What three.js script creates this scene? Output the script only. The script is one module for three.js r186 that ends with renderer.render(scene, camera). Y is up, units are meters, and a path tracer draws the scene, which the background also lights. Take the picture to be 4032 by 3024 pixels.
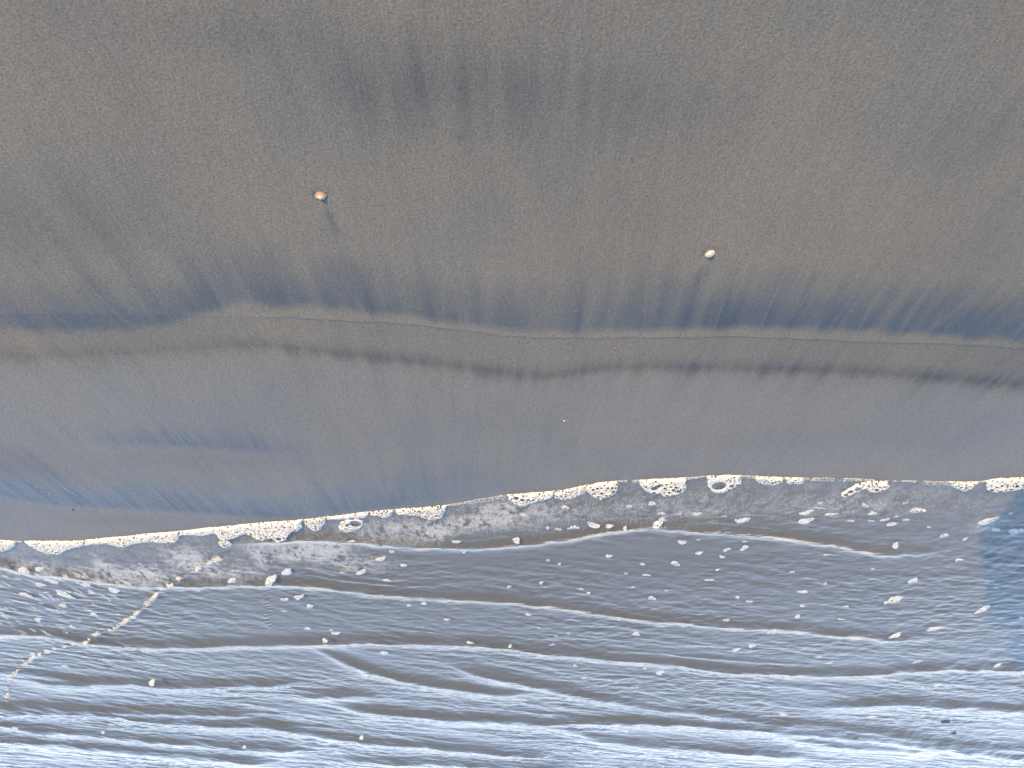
import * as THREE from 'three';
import { MarchingCubes } from 'three/addons/objects/MarchingCubes.js';

// ------------------------------------------------------------------ camera, sky, sun, exposure
// The picture looks down from standing height on the wash of the sea and is held upside down:
// the sea lies ahead (+z, bottom of the picture), the dry beach behind (-z, top of the picture).
const scene = new THREE.Scene();
const EYE = 1.45, TILT = THREE.MathUtils.degToRad(50), FOV = 53;
const camera = new THREE.PerspectiveCamera(FOV, 4 / 3, 0.05, 3000);
camera.position.set(0, EYE, 0);
camera.up.set(0, -1, 0);
camera.lookAt(0, EYE - Math.cos(TILT), Math.sin(TILT));

const SUN_UP = THREE.MathUtils.degToRad(22), SUN_SIDE = THREE.MathUtils.degToRad(-21);
const toSun = new THREE.Vector3(Math.sin(SUN_SIDE) * Math.cos(SUN_UP), Math.sin(SUN_UP), -Math.cos(SUN_SIDE) * Math.cos(SUN_UP));
{
  const W = 512, H = 256, data = new Float32Array(W * H * 4);
  const stops = [[0, 2.0, 2.2, 2.5], [8, 1.7, 2.02, 2.5], [18, 1.05, 1.5, 2.3], [33, 0.44, 0.78, 1.48], [55, 0.21, 0.38, 0.76], [90, 0.14, 0.26, 0.57]];
  const v = new THREE.Vector3();
  for (let r = 0; r < H; r++) for (let c = 0; c < W; c++) {
    const up = ((r + 0.5) / H - 0.5) * Math.PI, az = ((c + 0.5) / W - 0.5) * 2 * Math.PI;
    v.set(Math.cos(az) * Math.cos(up), Math.sin(up), Math.sin(az) * Math.cos(up));
    const e = Math.max(0, up * 180 / Math.PI);
    let k = 0; while (k < stops.length - 2 && e > stops[k + 1][0]) k++;
    const t = Math.min(1, (e - stops[k][0]) / (stops[k + 1][0] - stops[k][0]));
    const glow = Math.exp(-Math.acos(Math.min(1, v.dot(toSun))) * 5.5) * 1.6;
    for (let q = 0; q < 3; q++) data[(r * W + c) * 4 + q] = stops[k][q + 1] * (1 - t) + stops[k + 1][q + 1] * t + glow * [1, 0.8, 0.52][q];
    data[(r * W + c) * 4 + 3] = 1;
  }
  const sky = new THREE.DataTexture(data, W, H, THREE.RGBAFormat, THREE.FloatType);
  sky.mapping = THREE.EquirectangularReflectionMapping; sky.magFilter = THREE.LinearFilter; sky.needsUpdate = true;
  scene.background = sky; scene.environment = sky;
}
const sun = new THREE.DirectionalLight(new THREE.Color().setRGB(1, 0.71, 0.32), 5.0);
sun.position.copy(toSun).multiplyScalar(30).add(new THREE.Vector3(0, 0, 2));
sun.target.position.set(0, 0, 2); scene.add(sun, sun.target);
sun.castShadow = true; sun.shadow.mapSize.set(4096, 4096);
Object.assign(sun.shadow.camera, { left: -6, right: 6, top: 6, bottom: -6, near: 1, far: 60 });
const renderer = new THREE.WebGLRenderer({ antialias: true });
renderer.toneMapping = THREE.LinearToneMapping; renderer.toneMappingExposure = 1.18;
renderer.shadowMap.enabled = true;

// ------------------------------------------------------------------ helpers
let seed = 20240611;
const rnd = () => { seed = (seed + 0x6d2b79f5) | 0; let t = Math.imul(seed ^ (seed >>> 15), 1 | seed); t = (t + Math.imul(t ^ (t >>> 7), 61 | t)) ^ t; return ((t ^ (t >>> 14)) >>> 0) / 4294967296; };
const perm = new Uint8Array(512); { const p = [...Array(256).keys()]; for (let i = 255; i > 0; i--) { const j = (rnd() * (i + 1)) | 0; [p[i], p[j]] = [p[j], p[i]]; } for (let i = 0; i < 512; i++) perm[i] = p[i & 255]; }
const GX = new Float32Array(256), GY = new Float32Array(256); for (let i = 0; i < 256; i++) { const a = rnd() * 6.2831853; GX[i] = Math.cos(a); GY[i] = Math.sin(a); }
function noise(x, y) {                                   // gradient noise, about -1 .. 1
  const xi = Math.floor(x), yi = Math.floor(y), fx = x - xi, fy = y - yi, X = xi & 255, Y = yi & 255;
  const a = perm[perm[X] + Y], b = perm[perm[X + 1] + Y], c = perm[perm[X] + Y + 1], d = perm[perm[X + 1] + Y + 1];
  const u = fx * fx * fx * (fx * (fx * 6 - 15) + 10), v = fy * fy * fy * (fy * (fy * 6 - 15) + 10);
  const n0 = GX[a] * fx + GY[a] * fy, n1 = GX[b] * (fx - 1) + GY[b] * fy, n2 = GX[c] * fx + GY[c] * (fy - 1), n3 = GX[d] * (fx - 1) + GY[d] * (fy - 1);
  const t0 = n0 + (n1 - n0) * u, t1 = n2 + (n3 - n2) * u; return (t0 + (t1 - t0) * v) * 1.42;
}
const mix3 = (a, b, t) => a.map((v, i) => v + (b[i] - v) * t);
const clamp = (x, a = 0, b = 1) => (x < a ? a : x > b ? b : x), step = (a, b, x) => { const t = clamp((x - a) / (b - a)); return t * t * (3 - 2 * t); };
// where on the level ground the pixel (px, py) of the 4032 x 3024 photograph lies
const FOCAL = 1512 / Math.tan(THREE.MathUtils.degToRad(FOV / 2));
function ground(px, py) {
  const dx = (px - 2016) / FOCAL, dy = (py - 1512) / FOCAL, t = EYE / (Math.cos(TILT) - dy * Math.sin(TILT));
  return { x: t * dx, z: t * (Math.sin(TILT) + dy * Math.cos(TILT)), t };
}
// a line across the beach as z = f(x), smooth through the given photo points
function lineOf(points, wavy = 0) {
  const p = points.map(([a, b]) => ground(a, b)).sort((a, b) => a.x - b.x), n = p.length;
  const m = p.map((q, i) => (p[Math.min(n - 1, i + 1)].z - p[Math.max(0, i - 1)].z) / (p[Math.min(n - 1, i + 1)].x - p[Math.max(0, i - 1)].x));
  const f = (x) => {
    if (x <= p[0].x) return p[0].z + m[0] * 0.3 * Math.tanh((x - p[0].x) / 0.3); if (x >= p[n - 1].x) return p[n - 1].z + m[n - 1] * 0.3 * Math.tanh((x - p[n - 1].x) / 0.3);
    let k = 0; while (x > p[k + 1].x) k++;
    const h = p[k + 1].x - p[k].x, t = (x - p[k].x) / h, t2 = t * t, t3 = t2 * t;
    return (2 * t3 - 3 * t2 + 1) * p[k].z + (t3 - 2 * t2 + t) * h * m[k] + (3 * t2 - 2 * t3) * p[k + 1].z + (t3 - t2) * h * m[k + 1];
  };
  const g = wavy ? (x) => f(x) + 0.005 * noise(x * 7, 1.5) + 0.0025 * noise(x * 21, 7.5) : f;
  g.from = p[0].x; g.to = p[n - 1].x; return g;
}
const used = {};
const numbered = (name) => { const k = used[name] = (used[name] ?? -1) + 1; return k ? name + '_' + String(k).padStart(3, '0') : name; };
function put(o, name, label, category, group, kind) {
  o.name = numbered(name); o.userData = {}; if (label) o.userData.label = label; if (category) o.userData.category = category; if (group) o.userData.group = group; if (kind) o.userData.kind = kind;
  o.castShadow = o.receiveShadow = true; scene.add(o); return o;
}
function gridGeometry(cols, rows, at, uvAt) {
  const pos = new Float32Array(cols * rows * 3), uv = uvAt && new Float32Array(cols * rows * 2), index = new Uint32Array((cols - 1) * (rows - 1) * 6);
  for (let j = 0, k = 0; j < rows; j++) for (let i = 0; i < cols; i++, k++) { const p = at(i, j); pos[k * 3] = p[0]; pos[k * 3 + 1] = p[1]; pos[k * 3 + 2] = p[2]; if (uv) { const q = uvAt(p); uv[k * 2] = q[0]; uv[k * 2 + 1] = q[1]; } }
  for (let j = 0, k = 0; j < rows - 1; j++) for (let i = 0; i < cols - 1; i++) { const a = j * cols + i; index.set([a, a + cols, a + 1, a + 1, a + cols, a + cols + 1], k); k += 6; }
  const g = new THREE.BufferGeometry(); g.setAttribute('position', new THREE.BufferAttribute(pos, 3)); if (uv) g.setAttribute('uv', new THREE.BufferAttribute(uv, 2));
  g.setIndex(new THREE.BufferAttribute(index, 1)); g.computeVertexNormals(); return g;
}
// steps that grow away from a fine middle: [-far .. -a, fine steps, b .. far]
function axis(a, b, fine, near, far, grow = 1.35) {
  const out = []; let s = fine * 2;
  if (near > 0) { const left = []; for (let x = a - s; x > -near; s *= grow, x -= s) left.push(x); left.push(-near); out.push(...left.reverse()); }
  const n = Math.round((b - a) / fine); for (let i = 0; i <= n; i++) out.push(a + (b - a) * i / n);
  s = fine * 2; for (let x = b + s; x < far; s *= grow, x += s) out.push(x); out.push(far); return out;
}
const toSRGB = (c) => Math.round(255 * clamp(c <= 0.0031308 ? c * 12.92 : 1.055 * Math.pow(c, 1 / 2.4) - 0.055));
function dataTexture(data, w, h, format, type, srgb) { const t = new THREE.DataTexture(data, w, h, format, type); t.magFilter = THREE.LinearFilter; t.minFilter = THREE.LinearMipmapLinearFilter; t.generateMipmaps = true; t.wrapS = t.wrapT = THREE.MirroredRepeatWrapping; if (srgb) t.colorSpace = THREE.SRGBColorSpace; t.needsUpdate = true; return t; }

// ------------------------------------------------------------------ the lines that the swash has left, and the water's edge
const shore = lineOf([[-400, 2118], [0, 2124], [91, 2130], [228, 2129], [328, 2127], [456, 2114], [592, 2100], [729, 2087], [911, 2070], [1008, 2059], [1190, 2045], [1373, 2023], [1532, 2007], [1737, 1988], [2016, 1947], [2198, 1931], [2335, 1903], [2472, 1890], [2654, 1882], [2813, 1870], [3024, 1876], [3343, 1883], [3571, 1893], [3844, 1893], [3935, 1882], [4032, 1878], [4432, 1872]], 1);
const band1 = lineOf([[0, 1302], [300, 1312], [640, 1290], [900, 1212], [1100, 1214], [1500, 1240], [1900, 1292], [2100, 1316], [2500, 1308], [3000, 1298], [3500, 1315], [4032, 1350]]);
const mark1 = lineOf([[860, 1244], [1100, 1250], [1380, 1262], [1600, 1275], [1900, 1310], [2100, 1328], [2400, 1330], [2900, 1325], [3100, 1331], [3400, 1345], [3700, 1352], [4032, 1372]]);
const band2 = lineOf([[0, 1410], [300, 1402], [700, 1382], [1000, 1362], [1150, 1376], [1450, 1406], [1750, 1440], [2000, 1474], [2150, 1484], [2400, 1452], [2700, 1450], [3000, 1456], [3400, 1466], [3700, 1490], [4032, 1520]]);
const band4 = lineOf([[330, 1738], [600, 1753], [800, 1764], [1080, 1782]]);
const band5 = lineOf([[0, 1958], [200, 1988], [400, 1998], [700, 2013], [1000, 2036], [1200, 2040], [1400, 2016], [1700, 1982], [2100, 1930]]);
const mark2 = lineOf([[170, 1998], [350, 2003], [600, 2017], [800, 2030], [950, 2040]]);
const G = ground;

// ------------------------------------------------------------------ sand
const SX = 2.05, Z0 = 0.50, Z1 = 2.80;                 // the part of the beach that the fine textures cover
{
  const N = 2048, color = new Uint8Array(N * N * 4), height = new Float32Array(N * N), M = 1024, rough = new Uint8Array(M * M * 4);
  const shellA = G(1264, 768), shellB = G(2796, 996), pebble = G(2420, 1371);
  const lines = { band1: [], mark1: [], band2: [], band4: [], band5: [], mark2: [], shore: [] }, fn = { band1, mark1, band2, band4, band5, mark2, shore };
  for (let i = 0; i < N; i++) { const x = ((i + 0.5) / N * 2 - 1) * SX; for (const k in lines) lines[k][i] = fn[k](x); }
  const blob = (x, z, px, py, rx, ry) => { const c = blob.c[px + ',' + py] ??= { p: G(px, py), a: Math.abs(G(px + rx, py).x - G(px, py).x), b: (G(px, py + ry).z - G(px, py - ry).z) / 2 }; const dx = (x - c.p.x) / c.a, dz = (z - c.p.z) / c.b; return Math.exp(-(dx * dx + dz * dz)); }; blob.c = {};
  const scour = (x, z, c, r) => {                        // hollow round and seaward of a shell
    const dx = x - c.x, dz = z - c.z, d = Math.hypot(dx, dz); if (d > 0.16) return 0;
    const moat = -0.0022 * Math.exp(-(((d - r) / (r * 0.42)) ** 2)) * (dz > -r * 0.4 ? 1 : 0.45);
    const tail = 0.0012 * Math.exp(-((dx / (0.35 * r)) ** 2)) * step(0, r, dz) * (1 - step(r * 2, r * 6, dz)); return moat + tail;
  };
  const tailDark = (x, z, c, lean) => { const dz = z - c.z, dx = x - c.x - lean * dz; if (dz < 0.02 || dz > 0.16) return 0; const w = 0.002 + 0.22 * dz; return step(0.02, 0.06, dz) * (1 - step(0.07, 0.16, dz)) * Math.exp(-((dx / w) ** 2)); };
  for (let j = 0; j < N; j++) {
    const z = Z0 + (Z1 - Z0) * (j + 0.5) / N;
    for (let i = 0; i < N; i++) {
      const x = ((i + 0.5) / N * 2 - 1) * SX, k = j * N + i;
      // rills: fine flutes that the backwash combs towards the sea
      const xs = x * 7 / (8.1 - z) + 0.03 * noise(x * 1.3, z * 1.1);
      const s1 = noise(xs * 30, z * 4.2 + 1), s2 = noise(xs * 13 + 9, z * 2.6 + 4), s3 = noise(xs * 75 + 3, z * 9), st = 0.42 * s1 + 0.45 * s2 + 0.16 * s3 + 0.2 * noise(x * 9 + 31, z * 12);
      const slow = noise(x * 1.1 + 20, z * 1.6), mid = noise(x * 3.1 + 7, z * 4.4 + 1);
      const thin = noise(xs * 17 + 60, z * 1.7) / 0.11, pale = Math.exp(-thin * thin) * clamp(0.5 + s2); const s4 = noise(xs * 190 + 11, z * 48), s5 = noise(xs * 330 + 17, z * 90); let W = 0, a = 0, D = 0.09 + 0.15 * slow + 0.13 * mid + 0.15 * st;
      // dark heavy-mineral sand that the swash has sorted into bands with combed edges
      const d1 = lines.band1[i] - z + 0.012 * s2;
      if (d1 > -0.02) { const gain = 0.8 + 0.2 * step(0.0, 0.5, x) - 0.15 * step(0.0, 0.1, x) * (1 - step(0.15, 0.35, x)); D += a = gain * step(-0.014, 0.03, d1) * (1 - step(0.01, 0.25 + 0.10 * st, d1)) * (0.84 + 0.34 * st); W += a; }
      const d2 = z - lines.band2[i] - 0.006 * s3;
      if (Math.abs(d2) < 0.12) D += 0.55 * (0.45 + 0.55 * step(-0.9, -0.55, x)) * Math.exp(-((d2 / (d2 > 0 ? 0.016 + 0.022 * clamp(st + 0.3) : 0.035)) ** 2)) * (0.85 + 0.6 * st);
      if (z > lines.mark1[i] && d2 < 0) D += 0.12;
      const d4 = lines.band4[i] - z; if (d4 > -0.03 && d4 < 0.25) W += a = 0.62 * step(-0.03, 0.025, d4) * (1 - step(0.0, 0.15 + 0.04 * st, d4)) * step(-1.65, -1.1, x) * (1 - step(-0.95, -0.5, x)) * (0.9 + 0.4 * st), D += a;
      const d5 = lines.band5[i] - z; if (d5 > -0.03 && d5 < 0.4) W += a = 0.8 * step(-0.028, 0.025, d5) * (1 - step(0.0, 0.30 + 0.06 * st, d5)) * (1 - step(-0.5, 0.15, x)) * (0.85 + 0.35 * st), D += a;
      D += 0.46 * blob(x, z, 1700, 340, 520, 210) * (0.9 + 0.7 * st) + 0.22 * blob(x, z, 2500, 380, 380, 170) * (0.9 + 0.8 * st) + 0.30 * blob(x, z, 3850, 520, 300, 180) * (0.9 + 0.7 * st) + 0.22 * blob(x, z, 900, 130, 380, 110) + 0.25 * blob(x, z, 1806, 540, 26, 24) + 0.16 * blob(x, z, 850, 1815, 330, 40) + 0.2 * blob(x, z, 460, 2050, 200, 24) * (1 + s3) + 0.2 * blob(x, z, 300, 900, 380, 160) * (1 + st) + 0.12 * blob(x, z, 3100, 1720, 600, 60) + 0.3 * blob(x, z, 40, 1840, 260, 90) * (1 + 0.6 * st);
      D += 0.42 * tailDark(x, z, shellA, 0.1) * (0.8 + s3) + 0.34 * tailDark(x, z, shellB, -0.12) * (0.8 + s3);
      D = clamp(D * (1 - 0.38 * pale), 0, 1) * (1 - 0.85 * step(0.0, 0.15, z - lines.shore[i]));
      const g1 = rnd() + rnd() - 1, g2 = noise(x * 340, z * 340), speck = rnd();
      const g3 = noise(x * 190 + 5, z * 190); let tone = 1 + 0.30 * g1 + 0.17 * g2 + 0.19 * g3 + 0.05 * s3 + 0.11 * s4 + 0.10 * s5;
      if (speck > 0.9992) tone *= 1.7; else if (speck < 0.0008) tone *= 0.45;
      const warm = 0.035 * noise(x * 1.7 + 40, z * 2.3);
      const under = step(0.0, 0.12, z - lines.shore[i]), P = mix3([0.176 * (1 + warm), 0.152, 0.111 * (1 - warm)], [0.166, 0.128, 0.076], under), Q = [0.056, 0.062, 0.062];
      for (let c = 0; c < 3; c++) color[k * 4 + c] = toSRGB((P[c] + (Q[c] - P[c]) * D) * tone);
      color[k * 4 + 3] = 255;
      // relief in metres: combing, swash marks with a sharp seaward edge, hollows at the shells, grain
      let h = 0.00028 * st * (0.6 + D) + 0.0009 * slow + 0.0005 * mid + 0.00024 * g1 + 0.00022 * g2 + 0.00034 * g3 + 0.00022 * s4 + 0.00012 * s5;
      const e1 = z - lines.mark1[i] - 0.005 * noise(x * 11, 3) - 0.004 * Math.abs(noise(x * 24, 8)) - 0.0012 * noise(x * 80, 8), on1 = step(-0.85, -0.5, x); h += 0.0016 * on1 * (e1 < 0 ? Math.exp(e1 / 0.03) : Math.exp(-e1 / 0.0025));
      const e2 = z - lines.mark2[i] - 0.003 * noise(x * 12, 5); h += 0.0014 * step(-1.75, -1.6, x) * (1 - step(-0.85, -0.65, x)) * (e2 < 0 ? Math.exp(e2 / 0.03) : Math.exp(-e2 / 0.003));
      h += scour(x, z, shellA, 0.0135) + scour(x, z, shellB, 0.0135) + 0.5 * scour(x, z, pebble, 0.005);
      height[k] = h;
      if (!(i & 1) && !(j & 1)) { const q = ((j >> 1) * M + (i >> 1)) * 4, wet = step(-0.02, 0.10, z - lines.band2[i] - 0.04 * st), r = (clamp(0.86 - 0.50 * W - 0.36 * wet - 0.05 * mid + 0.05 * g2, 0.27, 1) * (1 - under) + 0.8 * under) * 255; rough[q] = rough[q + 1] = rough[q + 2] = r; rough[q + 3] = 255; }
    }
  }
  const sand = new THREE.MeshPhysicalMaterial({ map: dataTexture(color, N, N, THREE.RGBAFormat, THREE.UnsignedByteType, true), bumpMap: dataTexture(height, N, N, THREE.RedFormat, THREE.FloatType), bumpScale: 1, roughness: 1, roughnessMap: dataTexture(rough, M, M, THREE.RGBAFormat, THREE.UnsignedByteType), ior: 1.5 });
  const xs = axis(-2.4, 2.4, 0.03, 900, 900), zs = [...axis(0.2, Z1, 0.02, 600, Z1 + 0.001).slice(0, -1)].filter((z) => z <= Z1 + 1e-6);
  const bed = (x, z) => -0.003 * step(-0.01, 0.03, z - shore(x)) - 0.012 * Math.max(0, z - shore(x)) + (z < -1 ? Math.min(6, (-1 - z) * 0.02) : 0);
  put(new THREE.Mesh(gridGeometry(xs.length, zs.length, (i, j) => [xs[i], bed(xs[i], zs[j]), zs[j]], (p) => [(p[0] / SX + 1) / 2, (p[2] - Z0) / (Z1 - Z0)]), sand), 'beach_sand', 'wet grey brown sand with dark combed bands', 'sand', null, 'structure');
  // the sea bed that goes on under the water
  const B = 1024, bc = new Uint8Array(B * B * 4), bh = new Float32Array(B * B);
  for (let j = 0; j < B; j++) for (let i = 0; i < B; i++) {
    const k = j * B + i, x = i / B * 2, z = j / B * 2, g1 = rnd() + rnd() - 1, n1 = noise(x * 3, z * 5), n2 = noise(x * 40, z * 7);
    const D = clamp(0.06 + 0.05 * n1 + 0.05 * n2), tone = 1 + 0.16 * g1, P = [0.166, 0.128, 0.076], Q = [0.058, 0.064, 0.068];
    for (let c = 0; c < 3; c++) bc[k * 4 + c] = toSRGB((P[c] + (Q[c] - P[c]) * D) * tone); bc[k * 4 + 3] = 255; bh[k] = 0.0001 * g1 + 0.0004 * n1;
  }
  const bedSand = new THREE.MeshPhysicalMaterial({ map: dataTexture(bc, B, B, THREE.RGBAFormat, THREE.UnsignedByteType, true), bumpMap: dataTexture(bh, B, B, THREE.RedFormat, THREE.FloatType), bumpScale: 1, roughness: 0.8, ior: 1.3 });
  const bz = axis(Z1, 7, 0.05, 0, 900);
  put(new THREE.Mesh(gridGeometry(xs.length, bz.length, (i, j) => [xs[i], Math.max(-4, bed(xs[i], bz[j])), bz[j]], (p) => [p[0] / 2, p[2] / 2]), bedSand), 'sea_bed', 'brown sand bed under the shallow water', 'sand', null, 'structure');
}

// ------------------------------------------------------------------ water
// crests: photo points, height (m), run-up width on the beach side, fall width on the sea side
const crests = [
  { p: [[0, 2221], [109, 2250], [255, 2265], [456, 2291], [711, 2303], [1008, 2298], [1208, 2303], [1418, 2324], [1600, 2344], [2016, 2366], [2289, 2400], [2608, 2443], [3024, 2471], [3252, 2490], [3480, 2510], [3700, 2516]], a: 11.2, u: 54, d: 28.1 },
  { p: [[880, 2143], [1008, 2132], [1190, 2123], [1373, 2126], [1509, 2139], [1783, 2153], [2016, 2142], [2221, 2120], [2381, 2092], [2472, 2081], [2586, 2076], [2745, 2086], [3024, 2104], [3161, 2122], [3297, 2147], [3434, 2172], [3548, 2177], [3740, 2168]], a: 10.4, u: 36.7, d: 25.9 },
  { p: [[1700, 2130], [1850, 2120], [2040, 2108]], a: 2.76, u: 17.3, d: 9.72 },
  { p: [[2590, 2043], [2745, 2052], [2880, 2062], [3060, 2076]], a: 2.76, u: 17.3, d: 9.72 },
  { p: [[1130, 2258], [1327, 2278], [1464, 2292], [1720, 2307]], a: 3.8, u: 21.6, d: 13 },
  { p: [[0, 2488], [160, 2492], [365, 2524], [524, 2538], [775, 2538], [1008, 2532], [1281, 2527], [1464, 2524], [1783, 2531], [2016, 2545], [2198, 2570], [2472, 2595], [2700, 2615], [2836, 2634], [3024, 2646], [3434, 2650], [3571, 2636], [3708, 2629], [4032, 2634]], a: 17.3, u: 67, d: 45.3 },
  { p: [[2300, 2548], [2560, 2568], [2800, 2590], [3040, 2608], [3200, 2616]], a: 4.22, u: 36, d: 14.2 },
  { p: [[60, 2679], [228, 2681], [456, 2682], [684, 2693], [889, 2693], [1008, 2689], [1190, 2680]], a: 25.4, u: 64.8, d: 86.6 },
  { p: [[1227, 2548], [1373, 2606], [1555, 2661], [1692, 2686], [1860, 2708], [2016, 2725], [2120, 2724]], a: 22.9, u: 64.8, d: 96.2 },
  { p: [[1740, 2610], [1900, 2650], [2100, 2690], [2403, 2752], [2563, 2784], [2836, 2811], [3024, 2839], [3183, 2845], [3434, 2872], [3616, 2905], [3750, 2925], [4032, 2945]], a: 20.2, u: 69.1, d: 106 },
  { p: [[1300, 2775], [1418, 2789], [1692, 2811], [1805, 2822], [2016, 2829], [2148, 2845], [2198, 2839], [2426, 2832], [2608, 2836], [2836, 2850], [3024, 2863], [3252, 2882], [3434, 2901], [3616, 2926], [3800, 2951], [4032, 2975]], a: 27.8, u: 77.8, d: 120 },
  { p: [[3200, 2775], [3480, 2762], [3600, 2761], [3708, 2770], [3844, 2777], [4032, 2787]], a: 25.4, u: 73.4, d: 106 },
  { p: [[0, 2775], [150, 2772], [273, 2779], [547, 2793], [911, 2807], [1030, 2813]], a: 22.9, u: 69.1, d: 96.2 },
  { p: [[0, 2798], [296, 2796], [547, 2818], [775, 2838], [957, 2843], [1120, 2850]], a: 27.8, u: 73.4, d: 120 },
  { p: [[0, 2838], [114, 2861], [456, 2896], [729, 2916], [1008, 2936], [1240, 2955]], a: 27.8, u: 95, d: 144 },
  { p: [[960, 2826], [1099, 2855], [1236, 2882], [1464, 2916], [1692, 2930], [2016, 2962], [2200, 2975]], a: 27.8, u: 86.4, d: 144 },
  { p: [[1150, 2745], [1213, 2740], [1373, 2730], [1520, 2746]], a: 20.2, u: 64.8, d: 96.2 },
  { p: [[2175, 2857], [2426, 2916], [2700, 2939], [3024, 2964], [3200, 2980]], a: 25.4, u: 86.4, d: 144 },
  { p: [[3024, 2868], [3160, 2907], [3275, 2925], [3480, 2945], [3700, 2962]], a: 22.9, u: 86.4, d: 144 },
  { p: [[0, 2905], [200, 2925], [500, 2950], [800, 2975], [1100, 2995]], a: 30.5, u: 112, d: 192 },
  { p: [[1300, 2985], [1700, 3000], [2016, 3010], [2300, 3022]], a: 30.5, u: 112, d: 192 },
  { p: [[0, 2640], [160, 2648], [330, 2668], [420, 2676]], a: 12.6, u: 47.5, d: 71.9 },
].map((c) => {                                            // lines that leave the frame go on beyond it
  const p = c.p.slice(), n = p.length; if (p[0][0] === 0) p.unshift([-600, p[0][1] - 0.6 * (p[1][1] - p[0][1])]); if (c.p[n - 1][0] === 4032) p.push([4632, c.p[n - 1][1] + 12]); return { ...c, p };
}).map((c) => ({ ...c, f: lineOf(c.p), amp: c.a / 1000, up: c.u / 1000, down: c.d / 1000 }));
// two wakes where wavelets cross: rough ridges that run towards the viewer
const wakes = [
  [[902, 2173], [843, 2205], [775, 2237], [706, 2274], [638, 2315], [592, 2365], [524, 2424], [447, 2474], [378, 2492], [337, 2520], [273, 2538], [205, 2556], [140, 2579], [77, 2625], [41, 2670], [36, 2716], [23, 2761]],
  [[1040, 2306], [1047, 2356], [1051, 2424], [1056, 2476]],
].map((w) => w.map(([a, b]) => G(a, b)));
const toWake = (x, z) => { let best = 9; for (const w of wakes) for (let i = 0; i < w.length - 1; i++) { const a = w[i], b = w[i + 1]; if (Math.abs(x - a.x) > 0.4 || Math.abs(z - a.z) > 0.4) continue; const vx = b.x - a.x, vz = b.z - a.z, t = clamp(((x - a.x) * vx + (z - a.z) * vz) / (vx * vx + vz * vz)); best = Math.min(best, Math.hypot(x - a.x - t * vx, z - a.z - t * vz)); } return best; };
const LEVEL = 0.0035;
const smoothZones = [[2700, 2160, 620, 60, 0.75], [1900, 2200, 300, 40, 0.6], [1000, 2512, 260, 20, 0.8], [2750, 2600, 420, 24, 0.8], [1450, 2580, 200, 30, 0.6], [3500, 2230, 350, 30, 0.5]].map(([px, py, rx, ry, k]) => ({ ...G(px, py), a: Math.abs(G(px + rx, py).x - G(px, py).x), b: (G(px, py + ry).z - G(px, py - ry).z) / 2, k }));
const columnCache = new Map();
function columnOf(x) {
  if (!columnCache.has(x)) columnCache.set(x, { shore: shore(x), at: crests.map((c) => ({ z: c.f(x) + 0.012 * noise(x * 4 + c.a * 7, c.u) + 0.006 * noise(x * 13 + c.a, c.d) + 0.003 * noise(x * 34, c.d + c.a), k: step(c.f.from - 0.05, c.f.from + 0.25, x) * (1 - step(c.f.to - 0.25, c.f.to + 0.05, x)) * clamp(0.85 + 0.3 * noise(x * 2.2, c.u + c.a) + 0.22 * noise(x * 8, c.u - c.a), 0.2, 1.4) })) });
  return columnCache.get(x);
}
function water(x, z) {                                    // height of the water above the level sand
  const col = columnOf(x), s = z - col.shore;
  if (s <= 0) return -0.001;
  const edge = 1 - Math.exp(-s / 0.008), deep = step(0.05, 0.45, s), far = step(0.6, 2.4, s), out = 1 - step(6, 14, z) * 0.4;
  let h = 0;
  for (let i = 0; i < crests.length; i++) {
    const c = crests[i], q = col.at[i]; if (q.k <= 0) continue;
    const d = z - q.z; if (d < -3 * c.up || d > 5 * c.down) continue;
    h += q.k * c.amp * (d < 0 ? Math.exp(-((d / c.up) ** 2)) : Math.exp(-Math.pow(d / c.down, 1.5)));
  }
  let calm = 1; for (const q of smoothZones) { const dx = (x - q.x) / q.a, dz = (z - q.z) / q.b; if (dx * dx + dz * dz < 6) calm -= q.k * Math.exp(-dx * dx - dz * dz); }
  calm = Math.max(0.15, calm);
  // wavelets that run aslant, longer and steeper out from the edge
  const u = z - 0.30 * x + 0.05 * noise(x * 1.2, z * 1.5), w = z + 0.1 * x, dgl = z - 0.85 * x;
  const ridge = (n) => { const a = 1 - Math.abs(n); return a * a; };
  const left = 1 - step(-1.3, -0.3, x);
  let r = 0.0055 * far * (ridge(noise(x * 0.55, u * 3.6)) - 0.4) + 0.0032 * far * (ridge(noise(x * 1.7 + 5, u * 8.5 + 3)) - 0.4);
  r += 0.0013 * far * (ridge(noise(dgl * 6, (z + x) * 0.9)) - 0.5);
  const fine = 0.0027 * noise(x * 8 + 2, u * 20) + 0.0018 * noise(x * 18, u * 40) + 0.0013 * noise(x * 32 + 3, (u + 0.1 * x) * 66) + 0.0005 * noise(x * 38, w * 110) + left * (0.0012 * noise(dgl * 30, (z + x) * 8) + 0.0016 * noise(dgl * 15 + 4, (z + x) * 4));
  r += fine * calm * (0.14 + 0.82 * deep + 0.12 * far) * (0.75 + 0.5 * noise(x * 1.4 + 3, z * 2.2));
  if (x < -0.5 && z < 4.6) { const d = toWake(x, z); if (d < 0.06) r += (0.0016 * Math.exp(-((d / 0.011) ** 2)) + 0.0035 * Math.exp(-((d / 0.022) ** 2)) * noise(x * 70, z * 60)); }
  return (LEVEL * edge - 0.001 + (h + r) * step(0.01, 0.14, s)) * 1 + (out - 1) * 0;
}
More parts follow.
